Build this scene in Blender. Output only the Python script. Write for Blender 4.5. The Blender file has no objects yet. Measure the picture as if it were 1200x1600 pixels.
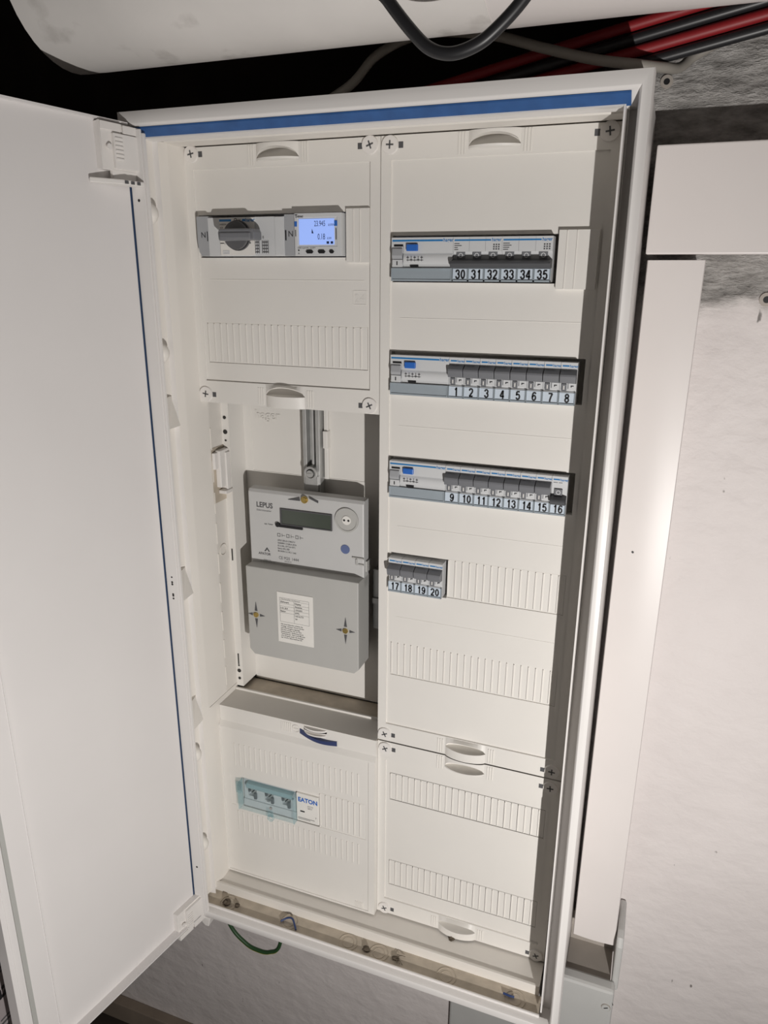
import bpy, bmesh, math, random
from mathutils import Vector, Matrix
random.seed(7)
S = 0.001                                    # everything below is written in millimetres
SC = bpy.context.scene
COL = SC.collection

# ------------------------------------------------------------------ camera
cam_d = bpy.data.cameras.new('camera')
cam = bpy.data.objects.new('camera', cam_d); COL.objects.link(cam)
cam.location = (.30768, -.80974, .90359)
cam.rotation_euler = (math.radians(72.3592), math.radians(-.4382), math.radians(20.5025))
cam_d.sensor_fit = 'VERTICAL'; cam_d.sensor_height = 24.0
cam_d.lens = 24.0 * 1141.3 / 1600.0
cam_d.clip_start = .01; cam_d.clip_end = 30
SC.camera = cam

# ------------------------------------------------------------------ world, torch, exposure
w = bpy.data.worlds.new('world'); SC.world = w; w.use_nodes = True
w.node_tree.nodes['Background'].inputs[0].default_value = (1.0, .93, .86, 1)
w.node_tree.nodes['Background'].inputs[1].default_value = .07
tl = bpy.data.lights.new('torch', 'SPOT'); tl.energy = 40.0; tl.color = (1.0, .965, .93)
tl.shadow_soft_size = .006; tl.spot_size = math.radians(155); tl.spot_blend = 1.0
torch = bpy.data.objects.new('torch', tl); COL.objects.link(torch)
torch.location = (.603, -.95, .310)
torch.rotation_euler = (Vector((-.05, .06, .66)) - torch.location).to_track_quat('-Z', 'Y').to_euler()
SC.view_settings.view_transform = 'Standard'; SC.view_settings.look = 'None'
SC.view_settings.exposure = 0.0; SC.view_settings.gamma = 1.0
SC.view_settings.use_curve_mapping = False

# ------------------------------------------------------------------ materials
def mat(name, col, rough=.5, metal=0.0, var=.03, scale=30.0, bump=0.0, bscale=200.0, emit=None, coat=0.0):
    m = bpy.data.materials.new(name); m.use_nodes = True
    nt = m.node_tree; b = nt.nodes['Principled BSDF']
    b.inputs['Roughness'].default_value = rough; b.inputs['Metallic'].default_value = metal
    b.inputs['Coat Weight'].default_value = coat
    tc = nt.nodes.new('ShaderNodeTexCoord')
    n = nt.nodes.new('ShaderNodeTexNoise'); n.inputs['Scale'].default_value = scale; n.inputs['Detail'].default_value = 4
    nt.links.new(tc.outputs['Object'], n.inputs['Vector'])
    r = nt.nodes.new('ShaderNodeValToRGB')
    r.color_ramp.elements[0].position = .3; r.color_ramp.elements[1].position = .7
    r.color_ramp.elements[0].color = tuple(max(0, c * (1 - var)) for c in col) + (1,)
    r.color_ramp.elements[1].color = tuple(min(1, c * (1 + var)) for c in col) + (1,)
    nt.links.new(n.outputs['Fac'], r.inputs['Fac']); nt.links.new(r.outputs['Color'], b.inputs['Base Color'])
    if bump:
        n2 = nt.nodes.new('ShaderNodeTexNoise'); n2.inputs['Scale'].default_value = bscale; n2.inputs['Detail'].default_value = 5
        nt.links.new(tc.outputs['Object'], n2.inputs['Vector'])
        bp = nt.nodes.new('ShaderNodeBump'); bp.inputs['Strength'].default_value = bump; bp.inputs['Distance'].default_value = .002
        nt.links.new(n2.outputs['Fac'], bp.inputs['Height']); nt.links.new(bp.outputs['Normal'], b.inputs['Normal'])
    if emit:
        b.inputs['Emission Color'].default_value = tuple(emit[:3]) + (1,); b.inputs['Emission Strength'].default_value = emit[3]
    return m

MT = {}
MT['cab'] = mat('cabinet_powder_coat', (.80, .775, .755), .38, var=.012, scale=14)
MT['door'] = mat('door_powder_coat', (.77, .745, .735), .36, var=.02, scale=6)
MT['pla'] = mat('cream_plastic', (.80, .775, .735), .46, var=.012, scale=16)
MT['liner'] = mat('liner_plastic', (.80, .765, .715), .5, var=.015, scale=12)
MT['hinge'] = mat('hinge_plastic', (.82, .79, .76), .42)
MT['blue'] = mat('blue_gasket', (.03, .105, .30), .55, var=.12, scale=60)
MT['hinge_gap_blue'] = mat('blue_hinge_gap_shade', (.03, .06, .13), .5)  # blue darkened to paint in the shade of the hinge gap
MT['foam'] = mat('grey_foam', (.42, .42, .40), .8)
MT['knobd'] = mat('knob_plastic', (.115, .115, .12), .45)
MT['void_shade'] = mat('painted_void_shade', (.035, .027, .022), .95, var=.4, scale=8)  # near-black stands in for the shade above the cabinet
MT['navy'] = mat('navy_plastic', (.035, .05, .14), .45)
MT['dark'] = mat('dark_recess', (.03, .028, .026), .7)
MT['grime_shade'] = mat('grime_and_shade_tan', (.52, .455, .37), .6, var=.16, scale=40, bump=.15)  # grime in the channel; painted shade on the shelf and clip opening
MT['dev'] = mat('device_plastic', (.66, .67, .68), .42, var=.015)
MT['dev2'] = mat('device_grey_plastic', (.40, .41, .43), .45, var=.02)
MT['tog'] = mat('toggle_plastic', (.185, .19, .205), .42, var=.04)
MT['togd'] = mat('dark_toggle_plastic', (.085, .088, .095), .45, var=.05)
MT['lab'] = mat('label_card', (.66, .74, .83), .3, var=.02, coat=.3)
MT['hold'] = mat('label_holder', (.36, .41, .45), .25, var=.05, coat=.4)
MT['ink'] = mat('black_ink', (.012, .012, .014), .5)
MT['inkg'] = mat('grey_ink', (.09, .09, .095), .5)
MT['cyan'] = mat('brand_blue', (.02, .20, .50), .45)
MT['button'] = mat('blue_button', (.03, .15, .55), .4)
MT['seal'] = mat('faded_blue_seal', (.13, .17, .33), .5)
MT['meter'] = mat('meter_plastic', (.60, .598, .592), .42, var=.012)
MT['meterc'] = mat('terminal_cover_plastic', (.50, .495, .475), .45, var=.012)
MT['lcd'] = mat('grey_green_lcd', (.075, .088, .072), .18, var=.05)
MT['glow'] = mat('backlit_lcd', (.25, .38, .8), .3, emit=(.36, .50, 1.0, .55))
MT['digit'] = mat('lcd_digits', (.015, .03, .09), .4)
MT['brass'] = mat('brass_screw', (.55, .40, .13), .35, metal=.8, var=.1, scale=300)
MT['zinc'] = mat('zinc_steel', (.50, .50, .49), .42, metal=.45, var=.08, scale=60)
MT['teal'] = mat('teal_fuse_cap', (.34, .47, .50), .3)
MT['paper'] = mat('paper_sticker', (.83, .81, .77), .7)
MT['duct'] = mat('white_pvc', (.78, .735, .715), .38, var=.02, scale=7, bump=.02, bscale=9)
MT['box'] = mat('grey_box_plastic', (.56, .56, .545), .5, var=.02)
MT['boxin'] = mat('box_inner_plastic', (.42, .38, .34), .6, var=.06)
MT['cblk'] = mat('black_cable', (.02, .02, .022), .4)
MT['cgry'] = mat('grey_cable', (.30, .28, .25), .5)
MT['cred'] = mat('red_cable', (.27, .014, .018), .5)
MT['cgrn'] = mat('green_wire', (.03, .085, .03), .45)
MT['cyel'] = mat('yellow_stripe', (.42, .38, .05), .45)
MT['cblu'] = mat('blue_wire', (.02, .045, .15), .4)
MT['dirt'] = mat('dirt', (.09, .07, .05), .9, var=.3, scale=200)
MT['carton'] = mat('grey_carton', (.36, .32, .32), .8, var=.04)
MT['floor'] = mat('dark_floor', (.055, .04, .03), .8, var=.3, scale=9, bump=.3, bscale=40)
MT['plinth'] = mat('tan_plinth', (.26, .21, .165), .8, var=.15, scale=12)
MT['ceil'] = mat('dark_ceiling', (.12, .10, .085), .9, var=.2, scale=8, bump=.5, bscale=20)

def clear_mat():
    m = bpy.data.materials.new('clear_teal_plastic'); m.use_nodes = True
    nt = m.node_tree; nt.nodes.clear()
    o = nt.nodes.new('ShaderNodeOutputMaterial'); mx = nt.nodes.new('ShaderNodeMixShader')
    t = nt.nodes.new('ShaderNodeBsdfTransparent'); t.inputs[0].default_value = (.90, .955, .965, 1)
    p = nt.nodes.new('ShaderNodeBsdfPrincipled'); p.inputs['Base Color'].default_value = (.50, .64, .67, 1); p.inputs['Roughness'].default_value = .12
    lw = nt.nodes.new('ShaderNodeLayerWeight'); lw.inputs[0].default_value = .35
    mp = nt.nodes.new('ShaderNodeMapRange'); mp.inputs['To Min'].default_value = .05; mp.inputs['To Max'].default_value = .42
    nt.links.new(lw.outputs['Facing'], mp.inputs['Value']); nt.links.new(mp.outputs[0], mx.inputs[0])
    nt.links.new(t.outputs[0], mx.inputs[1]); nt.links.new(p.outputs[0], mx.inputs[2]); nt.links.new(mx.outputs[0], o.inputs[0])
    return m
MT['clear'] = clear_mat()

def wall_mat():
    m = bpy.data.materials.new('painted_concrete_wall'); m.use_nodes = True
    nt = m.node_tree; L = nt.links; b = nt.nodes['Principled BSDF']; b.inputs['Roughness'].default_value = .62
    N = nt.nodes.new
    g = N('ShaderNodeTexCoord')
    sx = N('ShaderNodeSeparateXYZ'); L.new(g.outputs['Object'], sx.inputs[0])   # the wall's origin is the world's
    nz = N('ShaderNodeTexNoise'); nz.inputs['Scale'].default_value = 22; nz.inputs['Detail'].default_value = 6; L.new(g.outputs['Object'], nz.inputs['Vector'])
    nb = N('ShaderNodeMath'); nb.operation = 'MULTIPLY_ADD'; L.new(nz.outputs['Fac'], nb.inputs[0]); nb.inputs[1].default_value = .05; L.new(sx.outputs['Z'], nb.inputs[2])
    mk = N('ShaderNodeMapRange'); mk.inputs['From Min'].default_value = .890; mk.inputs['From Max'].default_value = .915; L.new(nb.outputs[0], mk.inputs['Value'])
    # paint
    pr = N('ShaderNodeValToRGB'); pr.color_ramp.elements[0].color = (.755, .705, .69, 1); pr.color_ramp.elements[1].color = (.79, .74, .725, 1)
    pr.color_ramp.elements[0].position = .35; pr.color_ramp.elements[1].position = .6
    n1 = N('ShaderNodeTexNoise'); n1.inputs['Scale'].default_value = 9; n1.inputs['Detail'].default_value = 6; L.new(g.outputs['Object'], n1.inputs['Vector']); L.new(n1.outputs['Fac'], pr.inputs[0])
    # chips and specks in the paint
    vo = N('ShaderNodeTexNoise'); vo.inputs['Scale'].default_value = 55; vo.inputs['Detail'].default_value = 3
    mpp = N('ShaderNodeMapping'); mpp.inputs['Scale'].default_value = (1, 1, .45); L.new(g.outputs['Object'], mpp.inputs[0]); L.new(mpp.outputs[0], vo.inputs['Vector'])
    vr = N('ShaderNodeMapRange'); vr.inputs['From Min'].default_value = .735; vr.inputs['From Max'].default_value = .76; L.new(vo.outputs['Fac'], vr.inputs['Value'])
    ch = N('ShaderNodeMixRGB'); ch.inputs[2].default_value = (.22, .20, .19, 1); L.new(vr.outputs[0], ch.inputs[0]); L.new(pr.outputs[0], ch.inputs[1])
    # raw concrete
    cr = N('ShaderNodeValToRGB'); cr.color_ramp.elements[0].color = (.28, .265, .25, 1); cr.color_ramp.elements[1].color = (.80, .77, .74, 1)
    cr.color_ramp.elements[0].position = .3; cr.color_ramp.elements[1].position = .68
    n2 = N('ShaderNodeTexNoise'); n2.inputs['Scale'].default_value = 60; n2.inputs['Detail'].default_value = 8; n2.inputs['Roughness'].default_value = .65
    mp = N('ShaderNodeMapping'); mp.inputs['Rotation'].default_value = (0, .5, 0); mp.inputs['Scale'].default_value = (.55, 1, 1.5)
    L.new(g.outputs['Object'], mp.inputs[0]); L.new(mp.outputs[0], n2.inputs['Vector']); L.new(n2.outputs['Fac'], cr.inputs[0])
    mx = N('ShaderNodeMixRGB'); L.new(mk.outputs[0], mx.inputs[0]); L.new(ch.outputs[0], mx.inputs[1]); L.new(cr.outputs[0], mx.inputs[2])
    L.new(mx.outputs[0], b.inputs['Base Color'])
    # relief
    n3 = N('ShaderNodeTexNoise'); n3.inputs['Scale'].default_value = 34; n3.inputs['Detail'].default_value = 8; n3.inputs['Distortion'].default_value = .15
    mp3 = N('ShaderNodeMapping'); mp3.inputs['Rotation'].default_value = (0, -.3, 0); mp3.inputs['Scale'].default_value = (.8, 1, 1.1); L.new(g.outputs['Object'], mp3.inputs[0]); L.new(mp3.outputs[0], n3.inputs['Vector'])
    bp = N('ShaderNodeBump'); bp.inputs['Strength'].default_value = .5; bp.inputs['Distance'].default_value = .008; L.new(n3.outputs['Fac'], bp.inputs['Height'])
    st = N('ShaderNodeMath'); st.operation = 'MULTIPLY'; L.new(mk.outputs[0], st.inputs[0]); st.inputs[1].default_value = 1.0
    b2 = N('ShaderNodeBump'); b2.inputs['Distance'].default_value = .02; L.new(st.outputs[0], b2.inputs['Strength']); L.new(n2.outputs['Fac'], b2.inputs['Height']); L.new(bp.outputs[0], b2.inputs['Normal'])
    L.new(b2.outputs[0], b.inputs['Normal'])
    return m
MT['wall'] = wall_mat()

def pipe_mat():
    m = mat('stained_pipe_paint', (.80, .77, .74), .55, var=.05, scale=10, bump=.12, bscale=45)
    nt = m.node_tree; b = nt.nodes['Principled BSDF']; L = nt.links; N = nt.nodes.new
    base = b.inputs['Base Color'].links[0].from_socket
    tc = N('ShaderNodeTexCoord'); n = N('ShaderNodeTexNoise'); n.inputs['Scale'].default_value = 17; n.inputs['Detail'].default_value = 7; L.new(tc.outputs['Object'], n.inputs['Vector'])
    r = N('ShaderNodeMapRange'); r.inputs['From Min'].default_value = .60; r.inputs['From Max'].default_value = .74; r.inputs['To Max'].default_value = .55; L.new(n.outputs['Fac'], r.inputs['Value'])
    mx = N('ShaderNodeMixRGB'); mx.inputs[2].default_value = (.33, .30, .27, 1); L.new(r.outputs[0], mx.inputs[0]); L.new(base, mx.inputs[1]); L.new(mx.outputs[0], b.inputs['Base Color'])
    return m
MT['pipe'] = pipe_mat()

# ------------------------------------------------------------------ mesh builder
class M:
    def __init__(s): s.v = []; s.f = []
    def add(s, vs, fs):
        o = len(s.v); s.v += [tuple(p) for p in vs]; s.f += [tuple(i + o for i in f) for f in fs]; return s
    def box(s, x0, x1, y0, y1, z0, z1):
        return s.add([(x0,y0,z0),(x1,y0,z0),(x1,y1,z0),(x0,y1,z0),(x0,y0,z1),(x1,y0,z1),(x1,y1,z1),(x0,y1,z1)],
                     [(0,3,2,1),(4,5,6,7),(0,1,5,4),(1,2,6,5),(2,3,7,6),(3,0,4,7)])
    def prism(s, poly, a0, a1, ax='y'):           # poly in the two other axes
        n = len(poly)
        def P(u, w, a): return {'y': (u, a, w), 'x': (a, u, w), 'z': (u, w, a)}[ax]
        vs = [P(u, w, a0) for u, w in poly] + [P(u, w, a1) for u, w in poly]
        return s.add(vs, [tuple(range(n)), tuple(range(2*n-1, n-1, -1))] + [(i, i+n, (i+1) % n + n, (i+1) % n) for i in range(n)])
    def sheet(s, prof, a0, a1, ax='z'):           # open profile swept along an axis
        n = len(prof)
        def P(u, w, a): return {'y': (u, a, w), 'x': (a, u, w), 'z': (u, w, a)}[ax]
        return s.add([P(u, w, a0) for u, w in prof] + [P(u, w, a1) for u, w in prof], [(i, i+1, i+1+n, i+n) for i in range(n-1)])
    def disc(s, cx, cz, r, y0, y1, n=20, r1=None, ry=None):      # cylinder along y, front at y0
        r1 = r if r1 is None else r1
        vs = [(cx+r*math.cos(2*math.pi*i/n), y0, cz+r*math.sin(2*math.pi*i/n)) for i in range(n)] + \
             [(cx+r1*math.cos(2*math.pi*i/n), y1, cz+r1*math.sin(2*math.pi*i/n)) for i in range(n)]
        return s.add(vs, [tuple(range(n)), tuple(range(2*n-1, n-1, -1))] + [(i, i+n, (i+1) % n+n, (i+1) % n) for i in range(n)])
    def ring(s, cx, cz, r0, r1, y0, y1, n=24):
        c = lambda r, y: [(cx+r*math.cos(2*math.pi*i/n), y, cz+r*math.sin(2*math.pi*i/n)) for i in range(n)]
        vs = c(r0, y0) + c(r1, y0) + c(r1, y1) + c(r0, y1); fs = []
        for k in range(4):
            for i in range(n): fs.append((k*n+i, k*n+(i+1) % n, ((k+1) % 4)*n+(i+1) % n, ((k+1) % 4)*n+i))
        return s.add(vs, fs)
    def vcyl(s, cx, cy, r, z0, z1, n=20):
        vs = [(cx+r*math.cos(2*math.pi*i/n), cy+r*math.sin(2*math.pi*i/n), z) for z in (z0, z1) for i in range(n)]
        return s.add(vs, [tuple(range(n)), tuple(range(2*n-1, n-1, -1))] + [(i, (i+1) % n, (i+1) % n+n, i+n) for i in range(n)])
    def flatring(s, cx, cy, r0, r1, z, h, n=24, a0=0, a1=360):
        st = n; vs = []; fs = []
        for i in range(st+1):
            a = math.radians(a0+(a1-a0)*i/st)
            for r, zz in ((r0, z), (r0, z+h), (r1, z+h), (r1, z)): vs.append((cx+r*math.cos(a), cy+r*math.sin(a), zz))
        for i in range(st):
            for k in range(4): fs.append((i*4+k, i*4+(k+1) % 4, (i+1)*4+(k+1) % 4, (i+1)*4+k))
        return s.add(vs, fs)
    def dome(s, c, r, ax, n=14, m=6, sq=(1, 1, 1)):
        vs = []; fs = []
        for j in range(m+1):
            t = math.pi/2*j/m
            for i in range(n):
                a = 2*math.pi*i/n; u, w_, h = r*math.cos(t)*math.cos(a), r*math.cos(t)*math.sin(a), r*math.sin(t)
                p = {'x': (h, u, w_), '-y': (u, -h, w_), 'z': (u, w_, h)}[ax]
                vs.append((c[0]+p[0]*sq[0], c[1]+p[1]*sq[1], c[2]+p[2]*sq[2]))
        for j in range(m):
            for i in range(n): fs.append((j*n+i, j*n+(i+1) % n, (j+1)*n+(i+1) % n, (j+1)*n+i))
        return s.add(vs, fs)
    def tube(s, pts, r, n=10, sub=8, cap=True):
        P = [Vector(p) for p in pts]; Q = []
        for i in range(len(P)-1):                 # Catmull-Rom
            a, b, c, d = P[max(i-1, 0)], P[i], P[i+1], P[min(i+2, len(P)-1)]
            for k in range(sub):
                t = k/sub
                Q.append(.5*((2*b)+(c-a)*t+(2*a-5*b+4*c-d)*t*t+(3*b-a-3*c+d)*t**3))
        Q.append(P[-1]); vs = []; fs = []; up = Vector((.13, .9, .4)).normalized()
        for i, q in enumerate(Q):
            t = (Q[min(i+1, len(Q)-1)]-Q[max(i-1, 0)]).normalized()
            e = t.cross(up).normalized(); f = t.cross(e)
            for k in range(n):
                a = 2*math.pi*k/n; vs.append(q+r*(math.cos(a)*e+math.sin(a)*f))
        for i in range(len(Q)-1):
            for k in range(n): fs.append((i*n+k, i*n+(k+1) % n, (i+1)*n+(k+1) % n, (i+1)*n+k))
        if cap: fs += [tuple(range(n)), tuple(range(len(vs)-1, len(vs)-n-1, -1))]
        return s.add(vs, fs)
    def relief(s, rects, yb):                     # rects painted in order: (x0,x1,z0,z1,y front or None)
        xs = sorted({a for r in rects for a in r[:2]}); zs = sorted({a for r in rects for a in r[2:4]})
        lev = [[None]*(len(zs)-1) for _ in range(len(xs)-1)]
        for i in range(len(xs)-1):
            for j in range(len(zs)-1):
                cx, cz = (xs[i]+xs[i+1])/2, (zs[j]+zs[j+1])/2
                for x0, x1, z0, z1, y in rects:
                    if x0 < cx < x1 and z0 < cz < z1: lev[i][j] = y
        def g(i, j): return lev[i][j] if 0 <= i < len(xs)-1 and 0 <= j < len(zs)-1 else None
        for i in range(-1, len(xs)-1):
            for j in range(-1, len(zs)-1):
                a = g(i, j)
                if a is not None:
                    s.add([(xs[i],a,zs[j]),(xs[i+1],a,zs[j]),(xs[i+1],a,zs[j+1]),(xs[i],a,zs[j+1])], [(0,1,2,3)])
                if j >= 0 and i+1 < len(xs):
                    b = g(i+1, j)
                    if a != b:
                        p, q = (yb if a is None else a), (yb if b is None else b); x = xs[i+1]
                        s.add([(x,p,zs[j]),(x,q,zs[j]),(x,q,zs[j+1]),(x,p,zs[j+1])], [(0,1,2,3)])
                if i >= 0 and j+1 < len(zs):
                    b = g(i, j+1)
                    if a != b:
                        p, q = (yb if a is None else a), (yb if b is None else b); z = zs[j+1]
                        s.add([(xs[i],p,z),(xs[i+1],p,z),(xs[i+1],q,z),(xs[i],q,z)], [(0,1,2,3)])
        return s
    def text(s, t, x, y, z, size, align='LEFT', bold=0.0, sx=1.0, ext=.12):
        vs, fs = text_data(t, bold)
        k = size
        xs = [p[0] for p in vs]; wd = (max(xs)-min(xs)) if xs else 0
        off = {'LEFT': -min(xs), 'CENTER': -(max(xs)+min(xs))/2, 'RIGHT': -max(xs)}[align]
        return s.add([(x+(p[0]+off)*k*sx, y, z+p[1]*k) for p in vs], fs)
    def xf(s, mtx):
        s.v = [tuple(mtx @ Vector(p)) for p in s.v]; return s
    def mesh(s, name, m, smooth=False, weld=True):
        me = bpy.data.meshes.new(name)
        me.from_pydata([(p[0]*S, p[1]*S, p[2]*S) for p in s.v], [], s.f)
        ms = m if isinstance(m, (list, tuple)) else [m]
        for x in ms: me.materials.append(MT[x])
        bm = bmesh.new(); bm.from_mesh(me)
        if weld: bmesh.ops.remove_doubles(bm, verts=bm.verts, dist=1e-6)
        bmesh.ops.recalc_face_normals(bm, faces=bm.faces)
        if smooth:
            for f in bm.faces: f.smooth = True
            for e in bm.edges:
                if len(e.link_faces) == 2 and e.calc_face_angle(0) > math.radians(38): e.smooth = False
        bm.to_mesh(me); bm.free()
        return me

DIG = {'0': [[(.5*(1+.72*math.cos(a)), .5+.42*math.sin(a)) for a in [2*math.pi*k/18 for k in range(19)]]],
 '1': [[(.62, 0), (.62, 1)], [(.60, .93), (.50, .80), (.24, .74)]],
 '2': [[(.14, .70), (.16, .83), (.30, .92), (.52, .93), (.72, .89), (.85, .77), (.84, .63), (.72, .48), (.45, .30), (.20, .10), (.16, .07)], [(.05, .075), (.93, .075)]],
 '3': [[(.13, .72), (.20, .87), (.42, .93), (.65, .91), (.82, .78), (.78, .62), (.62, .535), (.42, .52)], [(.62, .52), (.82, .42), (.87, .26), (.76, .13), (.55, .07), (.34, .08), (.18, .17), (.11, .30)]],
 '4': [[(.70, 0), (.70, .97)], [(.66, .94), (.10, .30)], [(.04, .275), (.98, .275)]],
 '5': [[(.88, .925), (.25, .925)], [(.24, .93), (.17, .48)], [(.17, .50), (.30, .59), (.52, .62), (.75, .56), (.87, .40), (.85, .22), (.72, .11), (.50, .07), (.28, .10), (.12, .25)]],
 '6': [[(.85, .77), (.76, .89), (.56, .93), (.34, .88), (.20, .72), (.14, .45), (.17, .24), (.30, .11), (.52, .07), (.74, .13), (.86, .28), (.84, .45), (.70, .57), (.50, .60), (.30, .53), (.17, .38)]],
 '7': [[(.06, .925), (.95, .925)], [(.90, .90), (.62, .55), (.46, .25), (.40, 0)]],
 '8': [[(.5+.33*math.cos(a), .735+.19*math.sin(a)) for a in [2*math.pi*k/14 for k in range(15)]], [(.5+.37*math.cos(a), .29+.22*math.sin(a)) for a in [2*math.pi*k/14 for k in range(15)]]],
 '9': [[(1-x, 1-y) for x, y in [(.85, .77), (.76, .89), (.56, .93), (.34, .88), (.20, .72), (.14, .45), (.17, .24), (.30, .11), (.52, .07), (.74, .13), (.86, .28), (.84, .45), (.70, .57), (.50, .60), (.30, .53), (.17, .38)]]]}
def bold_number(txt, cx, y, z, h):                # condensed bold numerals stroked as flat ribbons
    m = M(); w, adv, hw = h*.50, h*.60, h*.092
    x0 = cx-(adv*(len(txt)-1)+w)/2
    for k, ch in enumerate(txt):
        for pl in DIG[ch]:
            P = [Vector((x0+k*adv+px*w, z+pz*h)) for px, pz in pl]; L_ = []
            for i, p in enumerate(P):
                closed = (P[0]-P[-1]).length < 1e-4
                a = P[i-1] if i else (P[-2] if closed else P[0]); b = P[i+1] if i+1 < len(P) else (P[1] if closed else P[-1])
                d = (b-a).normalized(); nrm = Vector((-d.y, d.x))*hw; L_.append((p+nrm, p-nrm))
            vs = []; fs = []
            for l, r in L_: vs += [(l.x, y, l.y), (r.x, y, r.y)]
            for i in range(len(L_)-1): fs.append((2*i, 2*i+1, 2*i+3, 2*i+2))
            m.add(vs, fs)
    return m
_tc = {}
def text_data(t, bold):                          # letters 1 unit high, upright; the built-in font
    if (t, bold) not in _tc:
        cu = bpy.data.curves.new('t', 'FONT'); cu.body = t; cu.size = 1.38; cu.offset = bold; cu.resolution_u = 3; cu.fill_mode = 'FRONT'
        ob = bpy.data.objects.new('t', cu); COL.objects.link(ob)
        bpy.context.view_layer.update()
        me = ob.evaluated_get(bpy.context.evaluated_depsgraph_get()).to_mesh()
        _tc[(t, bold)] = ([(p.co.x, p.co.y) for p in me.vertices], [tuple(f.vertices) for f in me.polygons])
        bpy.data.objects.remove(ob); bpy.data.curves.remove(cu)
    return _tc[(t, bold)]

WL = {}                                          # world offset of each parent (mm)
def finish(o, label=None, cat=None, group=None, kind=None):
    if label: o['label'] = label
    if cat: o['category'] = cat
    if group: o['group'] = group
    if kind: o['kind'] = kind
    return o
def thing(name, loc, label, cat, group=None):
    o = bpy.data.objects.new(name, None); COL.objects.link(o); o.empty_display_size = .02
    o.location = Vector(loc)*S; WL[o] = Vector(loc)
    return finish(o, label, cat, group)
def part(name, m, mt, parent=None, smooth=False, bevel=0, local=False, label=None, cat=None, group=None, kind=None, origin=None):
    if m.v and not local:
        lo = Vector([min(p[k] for p in m.v) for k in range(3)]); hi = Vector([max(p[k] for p in m.v) for k in range(3)])
        c = Vector(origin) if origin is not None else (lo+hi)/2
        m.v = [tuple(Vector(p)-c) for p in m.v]
    else: c = Vector((0, 0, 0))
    o = bpy.data.objects.new(name, m.mesh(name, mt, smooth)); COL.objects.link(o)
    if parent is not None: o.parent = parent
    base = WL.get(parent, Vector((0, 0, 0))) if not local else Vector((0, 0, 0))
    o.location = (c-base)*S; WL[o] = c
    if bevel:
        b = o.modifiers.new('bevel', 'BEVEL'); b.width = bevel*S; b.segments = 2; b.limit_method = 'ANGLE'; b.angle_limit = math.radians(50)
    return finish(o, label, cat, group, kind)
def clone(src, loc, parent=None):                # src: object; loc: world centre (mm)
    o = src.copy(); COL.objects.link(o); o.parent = parent
    o.location = (Vector(loc)-WL.get(parent, Vector((0, 0, 0))))*S; WL[o] = Vector(loc)
    return o

# ================================================================== the setting
wb_ = part('wall_back', M().relief([(-2600, 2200, -640, 1620, 121), (-1500, 258, 1088, 1560, 640)], 660), ['wall', 'void_shade'], kind='structure', origin=(0, 0, 0))  # recess above the cabinet is added to keep that gap dark
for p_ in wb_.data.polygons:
    if p_.center.y > .13: p_.material_index = 1   # near-black paint so the added recess reads as deep shade
part('floor', M().box(-2600, 2200, -2200, 200, -690, -640), 'floor', kind='structure')
part('ceiling', M().box(-2600, 2200, -2200, 700, 1620, 1680), 'ceil', kind='structure')
part('baseboard_back', M().box(-2600, 2200, 100, 121, -640, -592), 'plinth', kind='structure', bevel=2)

# ================================================================== cabinet
cab = thing('distribution_cabinet', (0, 121, -25), 'open white metal distribution cabinet on the wall, its narrow door swung out to the left', 'electrical cabinet')
# sheet-metal frame: one mitred profile swept round the four sides
prof = [(119, 3, 3, 3), (-56, 3, 3, 3), (-58, 0, 0, 0), (-79, 0, 0, 0), (-83, 1, 1, 1), (-84.5, 4, 4, 4), (-84.5, 12.5, 9, 11), (-83.5, 14, 10.1, 12.5), (-81, 15.2, 11.2, 13.2), (-72, 20.2, 11.5, 13.2), (-71.5, 20.5, 11.5, 5), (-66, 23.5, 11.8, 4), (-50, 25.6, 12.4, 4), (-48, 25.7, 24.4, 4)]
fm = M()
for y, ut, us, ub in prof:
    fm.v += [(-275+us, y, -25+ub), (281-us, y, -25+ub), (276-us, y, 1075-ut), (-275+us, y, 1075-ut)]
for k in range(len(prof)-1):
    for c in range(4): fm.f.append((k*4+c, k*4+(c+1) % 4, (k+1)*4+(c+1) % 4, (k+1)*4+c))
part('frame', fm, 'cab', cab, smooth=True)
# blue gasket lying on the sloped inner face of the top bar
g = M()
y0, y1 = -80.5, -67.0
zt = lambda y: 1075-(15.2+(y+81)/15*8.3)-.8
for x0, x1 in ((-261, 258.5),):
    g.add([(x0,y0,zt(y0)),(x1,y0,zt(y0)),(x1,y1,zt(y1)),(x0,y1,zt(y1)),(x0,y0,zt(y0)-1.6),(x1,y0,zt(y0)-1.6),(x1,y1,zt(y1)-1.6),(x0,y1,zt(y1)-1.6)],
          [(0,1,2,3),(4,7,6,5),(0,4,5,1),(1,5,6,2),(2,6,7,3),(3,7,4,0)])
part('gasket', g, 'blue', cab, label='blue sealing strip along the top')
part('gasket', M().box(-263.4, -262.2, -88, -84, 10, 1010), 'hinge_gap_blue', cab, label='blue sealing strip along the hinge side, darkened for the shaded gap')
lip = M().add([(x+dx, y, z) for z, dx in ((-8, 4.5), (1052, 1)) for x, y in ((251.6, -69), (253.4, -69), (253.4, -20), (251.6, -20))], [(0, 3, 2, 1), (4, 5, 6, 7), (0, 1, 5, 4), (1, 2, 6, 5), (2, 3, 7, 6), (3, 0, 4, 7)]).box(-250, 252.4, -69, -60, 1049.5, 1052).box(-256, 255.5, -74, -72, -14, -8)
part('inner_lip', lip, 'cab', cab)
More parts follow.
